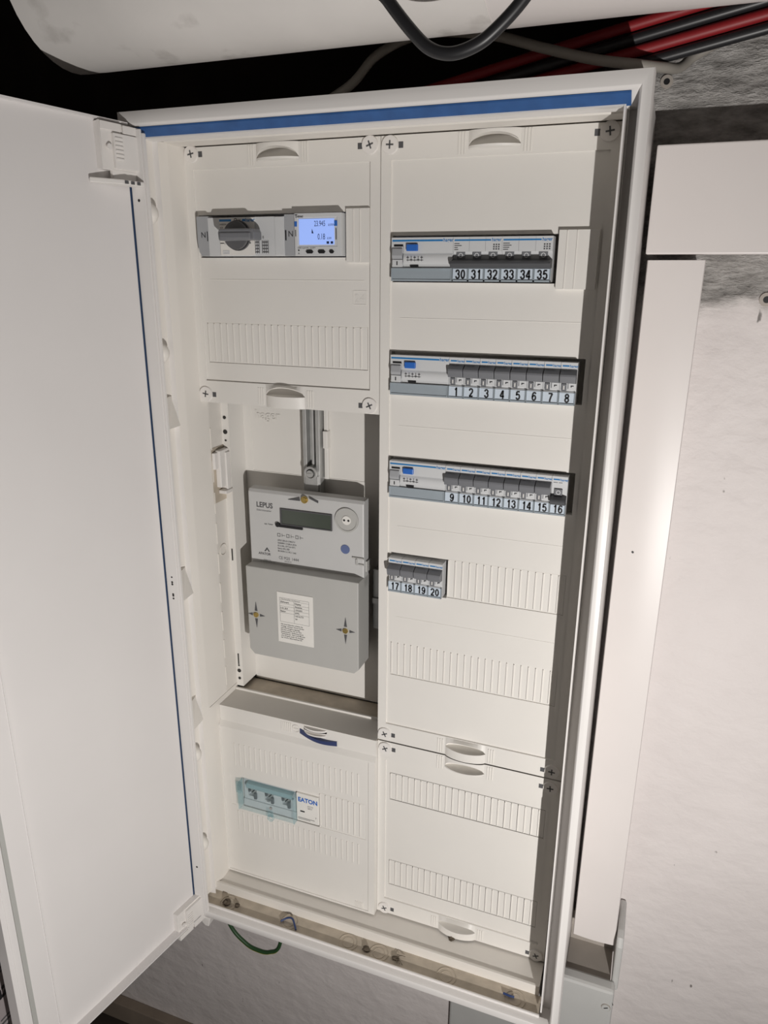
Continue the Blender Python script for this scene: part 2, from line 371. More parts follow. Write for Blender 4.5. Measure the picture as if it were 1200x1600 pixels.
# liner: side walls, roof, floor, back
ln = M().sheet([(-242, -83), (-256, -74), (-260, -62), (-257, -48), (-250, -33), (-249.2, -31), (-249.2, 12), (-248.4, 14), (-249, 17), (-249, 46)], 310, 1051)
ln.sheet([(-242, -83), (-256, -74), (-260, -62), (-257, -48), (-250, -33), (-249.5, -12), (-249.5, 46)], -10, 310)
part('side_liner', ln, 'liner', cab, smooth=True)
rl = M().sheet([(257, -60), (255, -22), (250.5, 2)], -10, 1051).sheet([(-69+9, 1051.5), (-36, 1053), (-35, 1050), (-8, 1050), (-6, 1052), (119, 1052)], -256, 255, 'x')
part('roof_liner', rl, 'liner', cab)
part('back_plate', M().box(-258, 256, 112, 118, -10, 1055), 'pla', cab)
fl = M().sheet([(119, -2), (-36, -2)], -252, 250, 'x').box(-260, 250, -41, -36.5, -15, 1)
part('floor_liner', fl, 'liner', cab, bevel=.8)
part('cable_entry_channel', M().box(-262, 254, -78, -41, -17, -14), 'grime_shade', cab)
for x, y in ((-222, -57), (-119, -55), (-22, -56), (26, -57), (126, -58), (221, -58)):
    part('knockout_ring', M().flatring(x, y, 13, 13.9, -14, .7), 'grime_shade', cab)
    part('knockout_ring', M().flatring(x, y, 8, 8.7, -14, .5), 'grime_shade', cab)
# flat strip with lock holes on the hinge side
part('hinge_strip', M().box(-261.5, -244.5, -85.8, -83, -15, 1056).box(-244.5, -241.5, -84.2, -80, -12, 1052), 'cab', cab, bevel=.5)
for z, r, h in ((985, 1.6, 0), (535, 1.2, 0), (528, 1.5, 3), (511, 1.5, 2), (505, 1.4, 0), (70, 1.6, 0)):
    x = -253 if h == 0 or True else 0
    part('lock_hole', M().disc(x, z, r, -86, -85, 10).disc(x, z-h, r, -86, -85, 10), 'dark', cab)
# bumps on the side liner
for z in (973, 818, 255, 98):
    part('liner_boss', M().dome((-259, -68, z), 13, 'x', sq=(1.2, .8, 1.05)), 'liner', cab, smooth=True)
for z in (742, 514, 318):
    part('liner_step', M().add([(-261, -80, z-20), (-261, -42, z-20), (-261, -42, z+22), (-261, -80, z+22), (-243, -78, z-14), (-246, -52, z-14), (-255, -55, z+22), (-250, -78, z+22)],
         [(4, 5, 6, 7), (0, 1, 5, 4), (1, 2, 6, 5), (2, 3, 7, 6), (3, 0, 4, 7)]), 'liner', cab)
# lower edge of the upper side plate
part('side_plate_edge', M().box(-251, -248.8, -30, 46, 307, 309.5), 'liner', cab)
sd = M()
for k in range(9): sd.box(-249.2, -247.6, 14.5, 16.2, 322+k*45, 352+k*45)
part('perforated_seam', sd, 'liner', cab)
part('round_stamp', M().xf(Matrix()).ring(0, 0, 7.5, 8.5, -1, 0).xf(Matrix.Translation((-248.4, 28, 534)) @ Matrix.Rotation(math.pi/2, 4, 'Z')), 'liner', cab)
# clip window in the side wall
part('clip_window', M().box(-249.4, -248.2, 14, 45, 606, 684), 'grime_shade', cab)  # flat tan plate, the opening's shade put into its colour
part('cable_clip', M().box(-248, -240, 22, 44, 628, 680).box(-248, -238, 34, 44, 622, 676).box(-248, -236, 26, 44, 618, 623).box(-248, -243, 14, 22, 655, 678), 'hinge', cab, bevel=1)

# meter compartment: rail with holes, back panel, vertical steel rail, shelf
part('compartment_rail', M().box(-250, -238, 45, 50, 305, 752).box(-239.5, -238, 50, 84, 305, 752), 'pla', cab)
for z, r in ((722, 2.4), (702, 3.2), (690, 1.4), (340, 1.3), (331, 3.0), (318, 2.2)):
    part('rail_hole', M().disc(-244, z, r, 44.2, 45.2, 12), 'dark', cab)
for z in (670, 520, 350):
    part('rail_slot', M().box(-245, -243.4, 44.2, 45.2, z-8, z+10), 'dark', cab)
bp_ = M().relief([(-238, 60, 300, 760, 84), (-226, -134, 640, 752, 84.8), (-106, 40, 640, 752, 84.8)], 90)
part('meter_back_panel', bp_, 'pla', cab)
part('panel_emboss', M().text('hager', -218, 83.6, 716, 13, bold=.02), 'pla', cab)
mr = M().box(-137, -131.5, 68, 84, 560, 765).box(-126, -123, 72, 84, 560, 765).box(-118, -112, 68, 84, 560, 765).box(-137, -112, 80, 84, 560, 765)
part('meter_rail', mr, 'zinc', cab, bevel=.5, label='galvanised vertical rail above the meter')
part('rail_bracket', M().box(-110, -103, 74, 84, 684, 708).box(-110, -104, 78, 84, 640, 752), 'pla', cab, bevel=1)
part('rail_clamp', M().ring(-124, 650, 6.5, 10, 62, 80).box(-134, -114, 66, 80, 618, 646), 'zinc', cab, bevel=.6)
part('clamp_screw', M().disc(-124, 650, 5, 60, 66, 16).box(-128, -120, 59.2, 60, 649, 651), 'zinc', cab)
part('compartment_shelf', M().sheet([(-4, 299.5), (41, 299.5), (41, 302), (43.5, 302), (43.5, 298), (84, 298)], -250, 2, 'x'), 'grime_shade', cab)  # tan darkens the shelf top, shade painted into the colour
part('shelf_edge', M().box(-249, 2, 40.5, 43.5, 299, 303.2), 'pla', cab)
cr = M().box(-34, 30, 70, 78, 430, 520).box(-34, 30, 66, 72, 470, 478)
part('meter_crossbar', cr, 'zinc', cab)

# ---------------------------------------------------------------- cover panels
def pocket(cx, z0): return (cx-27, cx+27, z0-.6, z0+12.8, None)
def scoop(cx, z0, edge, w=27, h=12, p=9.5, dep=8):  # arched finger pocket behind a bulging lip; the bulge runs to the cover edge
    m = M(); n = 18; rows = [[] for _ in range(8)]
    for i in range(n+1):
        t = -1+2*i/n; q = max(1-t*t, 0); x = cx+w*t; za = z0+h*math.sqrt(q)*.93+.3; b = 6.5*q**.7; b1 = b if edge > z0 else 0
        lipd = .2+p*q**.8; zt = z0+h+.9
        rows[0].append((x, 3.2 if dep > 1 else 0, zt)); rows[1].append((x, -.1-b1, zt)); rows[2].append((x, -.1-b, za)); rows[3].append((x, dep*q**.5, za-.6))
        rows[4].append((x, dep*q**.5, z0+.3)); rows[5].append((x, -lipd, z0))
        if edge > z0: rows[6].append((x, -lipd*.92, z0-2.2)); rows[7].append((x, -.1, z0-2.8))
        else: rows[6].append((x, -lipd*.97, z0-3)); rows[7].append((x, -.1-lipd*.8, edge))
    k = n+1
    for r in rows: m.v += r
    for r in range(7):
        for i in range(n): m.f.append((r*k+i, r*k+i+1, (r+1)*k+i+1, (r+1)*k+i))
    if edge > z0:                                 # bulge between the arch and the cover edge
        o = len(m.v); m.v += rows[1]+[(x, y, edge) for x, y, _ in rows[1]]+[(x, 0, edge) for x, y, _ in rows[1]]
        for r in range(2):
            for i in range(n): m.f.append((o+r*k+i, o+r*k+i+1, o+(r+1)*k+i+1, o+(r+1)*k+i))
    return m
def ribs(parent, cx, z0, z1):
    for sgn in (-1, 1):
        m = M()
        for k in range(3): x = cx+sgn*(31+k*3.2); m.box(x-.6, x+.6, -.9, .2, z0, z1)
        part('grip_ribs', m, 'pla', parent, kind='stuff')
screw_src = []
def screw(x, z, side, parent, y=0):
    if not screw_src:
        m = M().disc(0, 0, 9, -2.2, 0, 22, r1=9.6)
        a = part('screw', m, 'hinge', parent, smooth=True)
        b = part('screw_cross', M().box(-4.2, 4.2, -2.5, -1.9, -.8, .8).box(-.8, .8, -2.5, -1.9, -4.2, 4.2), 'inkg', parent)
        c = part('screw_slot', M().box(-2.6, 2.6, -.2, .3, -3.1, 3.1), 'inkg', parent)
        screw_src.extend([a, b, c])
        first = True
    a, b, c = screw_src
    locs = ((x, y-1.1, z), (x, y-2.2, z), (x+side*12, y+.05, z-.5))
    if 'first' in dir(): 
        for o, l in zip((a, b, c), locs): o.location = (Vector(l)-WL[parent])*S; WL[o] = Vector(l)
        r = a, b, c
    else: r = [clone(o, l, parent) for o, l in zip((a, b, c), locs)]
    r[1].rotation_euler.y = random.uniform(-.5, .5)
slat_src = {}
def slats(parent, x0, n, z0, z1, y, pitch=9.0, gap=.5, rib=True):
    key = (round(z1-z0, 2), gap, rib, pitch)
    h = (z1-z0)/2; wd = pitch-gap
    for i in range(n):
        c = (x0+pitch*(i+.5), y+.55, (z0+z1)/2)
        if key not in slat_src:
            m = M().box(-wd/2, wd/2, -.55, 1.2, -h, h)
            if rib: m.box(-wd/2, -wd/2+1.0, -1.9, -.5, -h+1.0, h-1.0)
            slat_src[key] = part('blank_slat', m, 'pla', parent, origin=(0, 0, 0))
            slat_src[key].location = (Vector(c)-WL[parent])*S; WL[slat_src[key]] = Vector(c)
        else: clone(slat_src[key], c, parent)

R = 2.6    # depth of the recessed field of a cover
# upper left cover
cp = part('cover_panel', M().relief([(-250, -.3, 750, 1050, 0), (-239, -12, 778, 1026, R), (-236.5, -41, 927.5, 976, None), (-234, -15.5, 801, 851, R+1.4),
      (-225, -20, 902, 902.6, R-.4), pocket(-125, 1034.5), pocket(-125, 764.5)], 14), 'pla', cab, label='upper left cover panel')
for x, z, sd_ in ((-239, 1043, 1), (-12, 1042, -1), (-240, 761, 1), (-12, 760, -1)): screw(x, z, sd_, cp)
slats(cp, -233.5, 24, 801.6, 850.2, R+.9, pitch=9.06)
for z, e in ((1034.5, 1050), (764.5, 750)): part('finger_grip', scoop(-125, z, e), 'pla', cp, smooth=True)
for z0, z1 in ((1028, 1049), (752, 773)): ribs(cp, -125, z0, z1)
part('row_digit', M().text('1', -229, R-.3, 878, 10), 'pla', cp); part('row_digit', M().text('24', -32, R-.3, 878, 10), 'pla', cp)
part('digit_frame', M().relief([(-34, -17, 875.5, 891.5, R-.4), (-33.2, -17.8, 876.3, 890.7, None)], R+.1), 'pla', cp)
part('blank_cover', M().relief([(-40.5, -12.5, 922, 979, -1.5), (-32, -31.2, 923, 978, -2.3), (-24, -23.2, 923, 978, -2.3)], R), 'pla', cp)
part('gap', M().box(-12, -10.6, R-.4, R+.2, 928, 974), 'dark', cp)
# upper right cover
right_rows = (925, 800, 675)
rects = [(.6, 250, 300, 1050, 0), (12, 239, 327, 1026, R)]
for z in right_rows: rects.append((14, 233, z-24, z+25, None))
rects.append((16, 90, 525, 576.5, None)); rects.append((90, 233, 526, 577, R+1.3)); rects.append((17, 233, 402.5, 451.5, R+1.4))
rects[2] = (14, 197, 901, 950, None)
rects += [pocket(124, 1035.5), pocket(124, 313.5)]
for z in (862, 738, 612, 488): rects.append((24, 226, z, z+.5, R-.35))
cp = part('cover_panel', M().relief(rects, 14), 'pla', cab, label='tall upper right cover panel')
for x, z, sd_ in ((11, 1041, 1), (237, 1042, -1), (11, 311, 1), (237, 311, -1)): screw(x, z, sd_, cp)
slats(cp, 17.4, 24, 403, 451, R+.9, pitch=8.98)
slats(cp, 90.5, 16, 526.5, 576.5, R+.8, pitch=8.9)
for z, e in ((1035.5, 1050), (313.5, 300)): part('finger_grip', scoop(124, z, e), 'pla', cp, smooth=True)
for z0, z1 in ((1028, 1049), (302, 323)): ribs(cp, 124, z0, z1)
part('blank_cover', M().relief([(196, 236, 895.5, 953.5, -2.4), (204, 204.9, 896, 953, -3.2), (214, 214.9, 896, 953, -3.2)], R), 'pla', cp, bevel=.5)
# lower right cover
rects = [(1, 250, 1, 298, 0), (12, 239, 27, 269, R), (18, 233.5, 203, 248, R+6), (18, 233.5, 53, 98, R+6), pocket(124, 283), pocket(124, 13.5)]
cp = part('cover_panel', M().relief(rects, 14), 'pla', cab, label='lower right cover panel')
for x, z, sd_ in ((12, 288, 1), (237, 286, -1), (13, 10, 1), (238, 9, -1)): screw(x, z, sd_, cp)
for z0 in (203.5, 53.5):
    for k in range(12): slats(cp, 18.5+k*17.94, 2, z0+.5, z0+43.5, R+.3, pitch=8.8, gap=.5)
for z, e in ((283, 298), (13.5, 1)): part('finger_grip', scoop(124, z, e), 'pla', cp, smooth=True)
for z0, z1 in ((276, 296), (3, 22)): ribs(cp, 124, z0, z1)
# lower left cover with the stepped top
Y2 = -9.5
cp = part('cover_panel', M().prism([(41, 300), (-6, 300), (-6, 275), (Y2-1.5, 268), (6, 268), (41, 268)], -249.2, .5, 'x').relief([(-250, .6, 1, 268, Y2-1.5), (-247, -9, 4, 266, Y2), (-216.5, -87, 132, 184, None), (-236, -217, 130, 184, Y2+.6), (-86.5, -13, 132, 193, Y2+.9)], 6),
          'pla', cab, label='lower left cover panel with stepped top')
slats(cp, -226, 24, 202, 243, Y2+.2, pitch=8.7); slats(cp, -226, 24, 84, 122, Y2+.2, pitch=8.7); slats(cp, -86, 8, 134, 192, Y2+.5, pitch=9.0)
lt = M(); n = 12
pts = []
for i in range(n+1):
    t = i/n; x = -116+58*t; zc = 289-7.5*t; b = 4.5*math.sin(math.pi*t)
    pts.append((x, -7.2-b*1.1, zc+3-b*.9, zc-4.5-b*.4))
for i in range(n):
    a, b = pts[i], pts[i+1]
    lt.add([(a[0], a[1], a[3]), (b[0], b[1], b[3]), (b[0], b[1], b[2]), (a[0], a[1], a[2]), (a[0], -5.8, a[3]), (b[0], -5.8, b[3]), (b[0], -5.8, b[2]), (a[0], -5.8, a[2])], [(0, 1, 2, 3), (0, 4, 5, 1), (3, 2, 6, 7)])
part('latch', lt, 'navy', cp, smooth=True, label='navy blue sliding latch')
part('latch_grip', scoop(-92, 289.5, 298, 18, 5, 6, .05).xf(Matrix.Translation((0, -6, 0))), 'hinge', cp, smooth=True)
part('latch_dial', M().ring(-122, 290, 5.2, 6.2, -7, -5.8).box(-126, -118, -7, -5.8, 289.3, 290.5), 'hinge', cp)
lr = M()
for k in range(6): lr.box(-146+k*3, -144.8+k*3, -7, -5.8, 282, 297)
for k in range(5): lr.box(-30+k*2.6, -28.8+k*2.6, Y2-1, Y2, 5, 16)
part('grip_ribs', lr, 'pla', cp)

# ---------------------------------------------------------------- door leaf (swung open about 101 degrees)
door = bpy.data.objects.new('door', M().relief([(0, 230, -15, 1061, 0), (230, 257, -15, 1061, 4), (257, 261.5, -15, 1061, -1), (261.5, 276, -15, 1061, 3)], -14).mesh('door', 'door'))
# local: x along the leaf, y towards the cabinet side, z up
for v in door.data.vertices: v.co.y = v.co.y
COL.objects.link(door); door.parent = cab; WL[door] = Vector((0, 0, 0))
door.location = (Vector((-262.5, -88, 0))-WL[cab])*S; door.rotation_euler.z = math.radians(-101)
door['label'] = 'narrow white door leaf, inner side showing'
part('door_flange', M().box(0, 276, -14, 13, -17, -15), 'door', door, local=True)
part('door_flange', M().box(0, 276, -14, 6, 1060, 1062), 'door', door, local=True)
part('foam_gasket', M().box(256.6, 262, -1, 5, -12, 1058), 'foam', door, local=True, label='grey foam gasket near the free edge')
part('panel_ridge', M().box(228.6, 231, -1, 5.4, -13, 1059), 'door', door, local=True)
part('edge_fold', M().box(269.6, 270.4, 2, 3.6, -14, 1060), 'door', door, local=True)
part('door_back', M().box(0, 276, -16, -14, -17, 1062), 'door', door, local=True)
# hinges: block, ribbed plate, swing arm with three dots
def hinge(z, flip):
    f = -1 if flip else 1
    q = lambda a: z+f*a
    B = lambda m, x0, x1, y0, y1, a, b: m.box(x0, x1, y0, y1, min(q(a), q(b)), max(q(a), q(b)))
    m = M(); B(m, -4, 40, 0, 9, -22, 24); B(m, -8, 26, 8, 13, -20, 14); B(m, 14, 40, 9, 11, 16, 24); B(m, -10, 12, 9, 12, 15, 23)
    for k in range(6): B(m, 15, 25, 13, 14.2, -12+k*4, -9.8+k*4)
    part('hinge_block', m, 'hinge', door, bevel=1, local=True)
    part('hinge_pin', M().disc(32, q(0), 3, 0, 2).xf(Matrix.Translation((0, 11, 0))), 'hinge', door, local=True)
    if not flip:
        a = M().prism([(-6, 6), (-4, 20), (24, 19), (56, 6), (54, 3), (30, 1)], q(-36), q(-31), 'z')
        B(a, -4, 28, 4, 9, -32, -20)
        part('hinge_arm', a, 'hinge', door, bevel=1, local=True)
        d = M()
        for k in range(3): d.box(2+k*8, 6+k*8, 19.2, 20.6, q(-35), q(-32))
        part('hinge_dots', d, 'inkg', door, local=True)
hinge(1034, False); hinge(-6, True)
part('hinge_foot', M().prism([(-268, -27), (-240, -27), (-244, -44), (-250, -44)], -82, -66), 'hinge', cab, bevel=1)

# ================================================================== modular devices
BRAND = 'hager'
def breaker(x, zc, num, on, label, group, src=[None]):
    t = thing('circuit_breaker', (x+8.75, 10, zc-22.5), label, 'circuit breaker', group)
    X, Z = x+8.75, zc
    key = 'bk' 
    if src[0] is None:
        P = {}
        P['body'] = part('body', M().relief([(-8.6, 8.6, -22.5, 22.5, -7), (-8.6, 8.6, -9, 16, -4.2), (-8.6, 8.6, -22.5, -8.5, -5.6)], 12), 'dev', t, origin=(0, 0, 0))
        P['stripe'] = part('stripe', M().box(-7, 0, -7.15, -7, 18.2, 19.8), 'cyan', t, origin=(0, 0, 0))
        P['brand'] = part('brand_mark', M().text(BRAND, 0.6, -7.15, 17.6, 2.9, bold=.03), 'cyan', t, origin=(0, 0, 0))
        P['type'] = part('type_mark', M().box(-7, -2, -7.12, -7, 15.2, 15.9).box(-1, 3, -7.12, -7, 15.2, 15.9), 'inkg', t, origin=(0, 0, 0))
        P['label'] = part('number_label', M().box(-7.9, 7.9, -6.6, -5.5, -21, -9.5), 'lab', t, origin=(0, 0, 0))
        P['holder'] = part('label_holder', M().box(-8.6, -7.8, -8, -5, -22.5, -9).box(7.8, 8.6, -8, -5, -22.5, -9).box(-8.6, 8.6, -8, -5, -22.7, -20.8), 'hold', t, origin=(0, 0, 0))
        P['on_toggle'] = part('toggle', M().prism([(-4, 15.5), (-14.5, 10.5), (-15, 8.5), (-13, 1.5), (-4, .5)], -8.35, 8.35, 'x'), 'tog', t, origin=(0, 0, 0), bevel=.4)
        P['off_toggle'] = part('toggle', M().prism([(-4, .5), (-15.5, -2.5), (-16.5, -4.5), (-14, -8.5), (-4, -9)], -8.35, 8.35, 'x'), 'togd', t, origin=(0, 0, 0), bevel=.4)
        P['on_window'] = part('indicator', M().box(-6.6, -1.5, -6.3, -4, -7.5, -.5), 'tog', t, origin=(0, 0, 0))
        P['on_bar'] = part('on_symbol', M().box(-4.7, -3.6, -6.5, -6.2, -6.2, -2), 'paper', t, origin=(0, 0, 0))
        P['catch'] = part('catch', M().box(.5, 8.4, -6.6, -4, -6.2, .6), 'dev', t, origin=(0, 0, 0))
        P['catch_mark'] = part('catch_mark', M().box(3, 6, -6.8, -6.5, -2.4, -1.4).box(3, 4, -6.8, -6.5, -3.4, -1.4), 'ink', t, origin=(0, 0, 0))
        P['off_window'] = part('indicator', M().box(-5, 3.5, -6.6, -4, .2, 7.6), 'tog', t, origin=(0, 0, 0))
        P['off_ring'] = part('off_symbol', M().ring(-.8, 4, 1.7, 2.5, -6.8, -6.5, 14), 'dev', t, origin=(0, 0, 0))
        src[0] = P
        for o in P.values(): o.parent = None; COL.objects.unlink(o)
    P = src[0]
    keys = ['body', 'stripe', 'brand', 'type', 'label', 'holder'] + (['on_toggle', 'on_window', 'on_bar', 'catch', 'catch_mark'] if on else ['off_toggle', 'off_window', 'off_ring'])
    for k in keys: clone(P[k], (X, 0, Z), t)
    part('number', bold_number(str(num), X, -6.8, Z-20, 9.6), 'ink', t)
    return t
def breaker3(x, zc, nums, label, group):
    t = thing('three_pole_breaker', (x+26.25, 10, zc-22.5), label, 'circuit breaker', group)
    X, Z = x+26.25, zc
    b = M().relief([(-26.2, 26.2, -22.5, 22.5, -7), (-26.2, 26.2, -9, 7.6, -4.2), (-26.2, 26.2, -22.5, -8.5, -5.6), (-8.9, -8.6, 7.6, 22.5, -6.4), (8.6, 8.9, 7.6, 22.5, -6.4)], 12)
    part('body', b.xf(Matrix.Translation((X, 0, Z))), 'dev', t)
    part('stripe', M().box(X-25, X+14.5, -7.15, -7, Z+18.4, Z+20), 'cyan', t)
    part('brand_mark', M().text(BRAND, X+15.5, -7.15, Z+18, 3.3, bold=.03), 'cyan', t)
    tm = M()
    for k in range(4): tm.box(X-25, X-25+random.uniform(3, 9), -7.12, -7, Z+15.4-k*2, Z+16.2-k*2)
    part('type_mark', tm, 'inkg', t, kind='stuff'); tm = M()
    for k in range(3):
        for j in range(3): tm.box(X+17+j*2.6, X+18.6+j*2.6, -7.12, -7, Z+9.5+k*2.2, Z+11+k*2.2)
    part('circuit_mark', tm, 'inkg', t, kind='stuff')
    part('toggle', M().prism([(-4, .5+Z), (-15.5, -2.5+Z), (-16.5, -4.5+Z), (-14, -8.5+Z), (-4, -9+Z)], X-27.2, X+26.2, 'x'), 'togd', t, bevel=.4)
    for k, nm in enumerate(nums):
        c = X-17.5+17.5*k
        part('indicator', M().box(c-4.5, c+4, -6.6, -4, Z+.2, Z+7.4), 'tog', t)
        part('off_symbol', M().ring(c-.3, Z+4, 1.7, 2.5, -6.8, -6.5, 14), 'dev', t)
        part('number_label', M().box(c-7.9, c+7.9, -6.6, -5.5, Z-21, Z-9.5), 'lab', t)
        part('label_holder', M().box(c-8.6, c-7.8, -8, -5, Z-22.5, Z-9).box(c+7.8, c+8.6, -8, -5, Z-22.5, Z-9).box(c-8.6, c+8.6, -8, -5, Z-22.7, Z-20.8), 'hold', t)
        part('number', bold_number(str(nm), c, -6.8, Z-20, 9.6), 'ink', t)
    return t
def rcd(x, zc, label):
    t = thing('residual_current_switch', (x+35, 10, zc-22.5), label, 'residual current switch', 'residual current switches at the row starts')
    Z = zc
    part('body', M().relief([(x, x+69.8, Z-22.5, Z+22.5, -7), (x, x+69.8, Z-9, Z+6.5, -5.4), (x, x+69.8, Z-22.5, Z-9, -5), (x+13.5, x+14, Z-8, Z+14, -4.5)], 12), 'dev', t)
    part('front_bulge', M().sheet([(-5.5, Z+6.5), (-7.2, Z+4.5), (-7.8, Z+1), (-7.4, Z-3), (-6.4, Z-5.2)], x+14, x+69.5, 'x'), 'dev', t, smooth=True)
    part('stripe', M().box(x+1, x+58.5, -7.2, -7, Z+18.4, Z+20.2), 'cyan', t)
    part('brand_mark', M().text(BRAND, x+59.2, -7.2, Z+18, 3.6, bold=.03), 'cyan', t)
    part('test_window', M().box(x+3, x+13.5, -7.6, -7, Z+13.2, Z+15.4), 'ink', t)
    part('toggle', M().prism([(-5, Z+13), (-9.5, Z+11), (-11, Z+4), (-9.5, Z+.5), (-5, Z+0)], x+1.5, x+13, 'x'), 'dev2', t, bevel=.5)
    part('toggle_plate', M().box(x+1.5, x+13, -9, -5, Z-7.8, Z-.2), 'dev', t, bevel=.4)
    part('on_symbol', M().box(x+6.6, x+7.8, -9.3, -9, Z-6, Z-2), 'ink', t)
    part('test_button', M().box(x+18, x+31, -10.5, -7, Z+8.5, Z+15.5), 'button', t, bevel=.8)
    mk = M()
    for k in range(5): mk.box(x+18+k*4, x+20.5+k*4, -8.2, -7.6, Z+1.5-(k % 2)*2.2, Z+2.2-(k % 2)*2.2).box(x+19+k*4, x+19.4+k*4, -8.2, -7.6, Z-2, Z+3.4)
    mk.box(x+18, x+37, -8.2, -7.6, Z-1, Z-.6).box(x+18, x+30, -7.2, -7, Z+16.4, Z+17)
    part('circuit_mark', mk, 'inkg', t)
    part('lock_slot', M().box(x+22, x+31, -7.4, -5, Z-8, Z-5.8), 'ink', t)
    part('label_holder', M().relief([(x, x+69.5, Z-22.7, Z-9, -8), (x+1.2, x+68.4, Z-20.8, Z-10.4, -7)], -4.8), 'hold', t)
    return t
X0 = 16.2
W_ = 'zero one two three four five six seven eight nine ten eleven twelve thirteen fourteen fifteen sixteen seventeen eighteen nineteen twenty'.split()
POS = ['leftmost', 'second from left', 'third from left', 'fourth from left', 'fourth from right', 'third from right', 'second from right', 'rightmost']
rcd(X0, 925, 'residual current switch with blue test button, at the start of the top row'); rcd(X0, 799, 'residual current switch with blue test button, at the start of the second row'); rcd(X0, 674.5, 'residual current switch with blue test button, at the start of the third row')
breaker3(X0+70, 925, (30, 31, 32), 'left three-pole breaker of the top row, labelled 30, 31 and 32', 'three-pole breakers in the top row')
breaker3(X0+122.6, 925, (33, 34, 35), 'right three-pole breaker of the top row, labelled 33, 34 and 35', 'three-pole breakers in the top row')
for i in range(8):
    breaker(X0+70+i*17.55, 799, 1+i, True, f'single-pole breaker labelled {1+i} ({W_[1+i]}), {POS[i]} in the second row down', 'numbered single-pole breakers')
for i in range(8):
    lb = f'single-pole breaker labelled {9+i} ({W_[9+i]}), {POS[i]} in the third row down' if i < 7 else 'single-pole breaker labelled 16 (sixteen), the only one of its row switched down'
    breaker(X0+70+i*17.55, 674.5, 9+i, i < 7, lb, 'numbered single-pole breakers')
for i in range(4):
    breaker(X0+i*17.55, 550, 17+i, True, f'single-pole breaker labelled {17+i} ({W_[17+i]}), {["leftmost", "second", "third", "rightmost"][i]} of the short bottom row', 'numbered single-pole breakers')
# dark gaps behind the openings come from the closed cabinet itself

# ---- upper left row: neutral blocks, rotary switch, energy meter module
def nblock(x0, x1, rnd, label):
    t = thing('neutral_block', ((x0+x1)/2, 8, 930), label, 'terminal block', 'grey neutral blocks')
    p = [(x0, 974), (x1, 974), (x1, 929), (x0+(5 if rnd else 0), 929), (x0+(1.5 if rnd else 0), 934), (x0, 945)]
    part('body', M().prism(p, -8, 8), 'dev2', t, bevel=.6)
    part('letter', M().text('N', (x0+x1)/2+(1 if rnd else 1.5), -8.3, 950, 6.5, 'CENTER'), 'ink', t)
    part('slot', M().box(*((x1-2, x1-1) if rnd else (x0+1, x0+2.6)), -8.3, -7.5, 946, 957), 'ink', t)
nblock(-233, -217, True, 'grey neutral block with letter N left of the rotary switch'); nblock(-115, -101.5, False, 'grey neutral block with letter N right of the rotary switch')
t = thing('main_switch', (-166, 8, 930), 'white main switch with large dark grey rotary knob', 'switch')
part('body', M().relief([(-217, -115, 929, 972, -8), (-201, -153, 929.5, 971.5, -9), (-127, -115.2, 930, 971.5, -8.8)], 8), 'dev', t, bevel=.5)
part('name_plate', M().box(-200, -153.5, -9.6, -8.8, 930, 971.3), 'paper', t)
part('stripe', M().box(-200, -184, -9.8, -9.5, 967.5, 969.9).box(-169, -165, -9.8, -9.5, 967.5, 969.9), 'cyan', t)
part('brand_mark', M().text(BRAND, -164.5, -9.8, 967, 4.0, bold=.03), 'cyan', t)
part('off_symbol', M().ring(-178, 969, 1.4, 2.1, -9.8, -9.5, 14).text('OFF', -175, -9.8, 968, 1.8), 'ink', t)
tm = M().text('HAB304', -199.5, -9.8, 963.5, 1.9).text('63A', -199.5, -9.8, 960, 1.9).box(-200, -195, -9.8, -9.5, 943, 944).text('I', -194, -9.8, 941.8, 3).text('0', -163, -9.8, 941.8, 3).box(-162, -158.6, -9.8, -9.5, 943, 944)
part('type_mark', tm, 'ink', t)
part('seal_slot', M().relief([(-197, -188, 931, 935.5, -10), (-196, -189, 932, 934.5, -9.7)], -9), 'dev', t)
part('knob', M().disc(-175, 951.8, 15.6, -17, -9, 36, r1=16).ring(-175, 951.8, 16, 17, -12, -9, 36), 'knobd', t, smooth=True)
part('knob_handle', M().prism([(-188, 954), (-186, 958), (-142, 958), (-140, 954), (-140, 946), (-187, 945)], -34, -16).box(-185, -144, -36, -16, 947, 954), 'tog', t, bevel=1.5)
cd = M()
for bx in (-156, -144):
    for k in range(4): cd.box(bx, bx+8, -9.1, -8.7, 933+k*3.6, 933.5+k*3.6).box(bx+k*2.5, bx+k*2.5+.5, -9.1, -8.7, 932, 946)
cd.text('1', -154, -9.1, 948, 3).text('II', -143, -9.1, 948, 3)
part('circuit_mark', cd, 'inkg', t)

t = thing('energy_display', (-72, 8, 930), 'small module with glowing blue display and three black buttons', 'energy meter')
part('body', M().relief([(-101, -43, 929, 974.5, -10), (-97, -48, 939, 970, -9.2)], 8), 'dev', t, bevel=.6)
part('screen', M().box(-95.5, -51.5, -9.6, -9, 941, 968.5), 'glow', t, label='backlit blue display')
part('digits', M().text('23.945', -76, -9.8, 960.5, 6.0, sx=.62).text('kWh', -58.5, -9.8, 960.5, 2.8).text('0.18', -72, -9.8, 946.5, 6.4, sx=.62).text('kW', -60, -9.8, 946.5, 2.6)
     .box(-61, -58, -9.8, -9.6, 941.8, 944.4).box(-56, -53, -9.8, -9.6, 941.8, 944.4).add([(-79.5, -9.8, 953), (-77, -9.8, 953), (-79, -9.8, 958)], [(0, 1, 2)]), 'digit', t)
part('side_mark', M().box(-100.6, -97.6, -10.3, -10, 960.5, 966).box(-51, -47.5, -10.3, -10, 960.5, 966), 'button', t)
part('maker_name', M().text('ekmnect', -97, -10.2, 970, 2.8, bold=.03, sx=.55).text('T', -100, -10.2, 969.8, 3.6, bold=.05), 'ink', t)
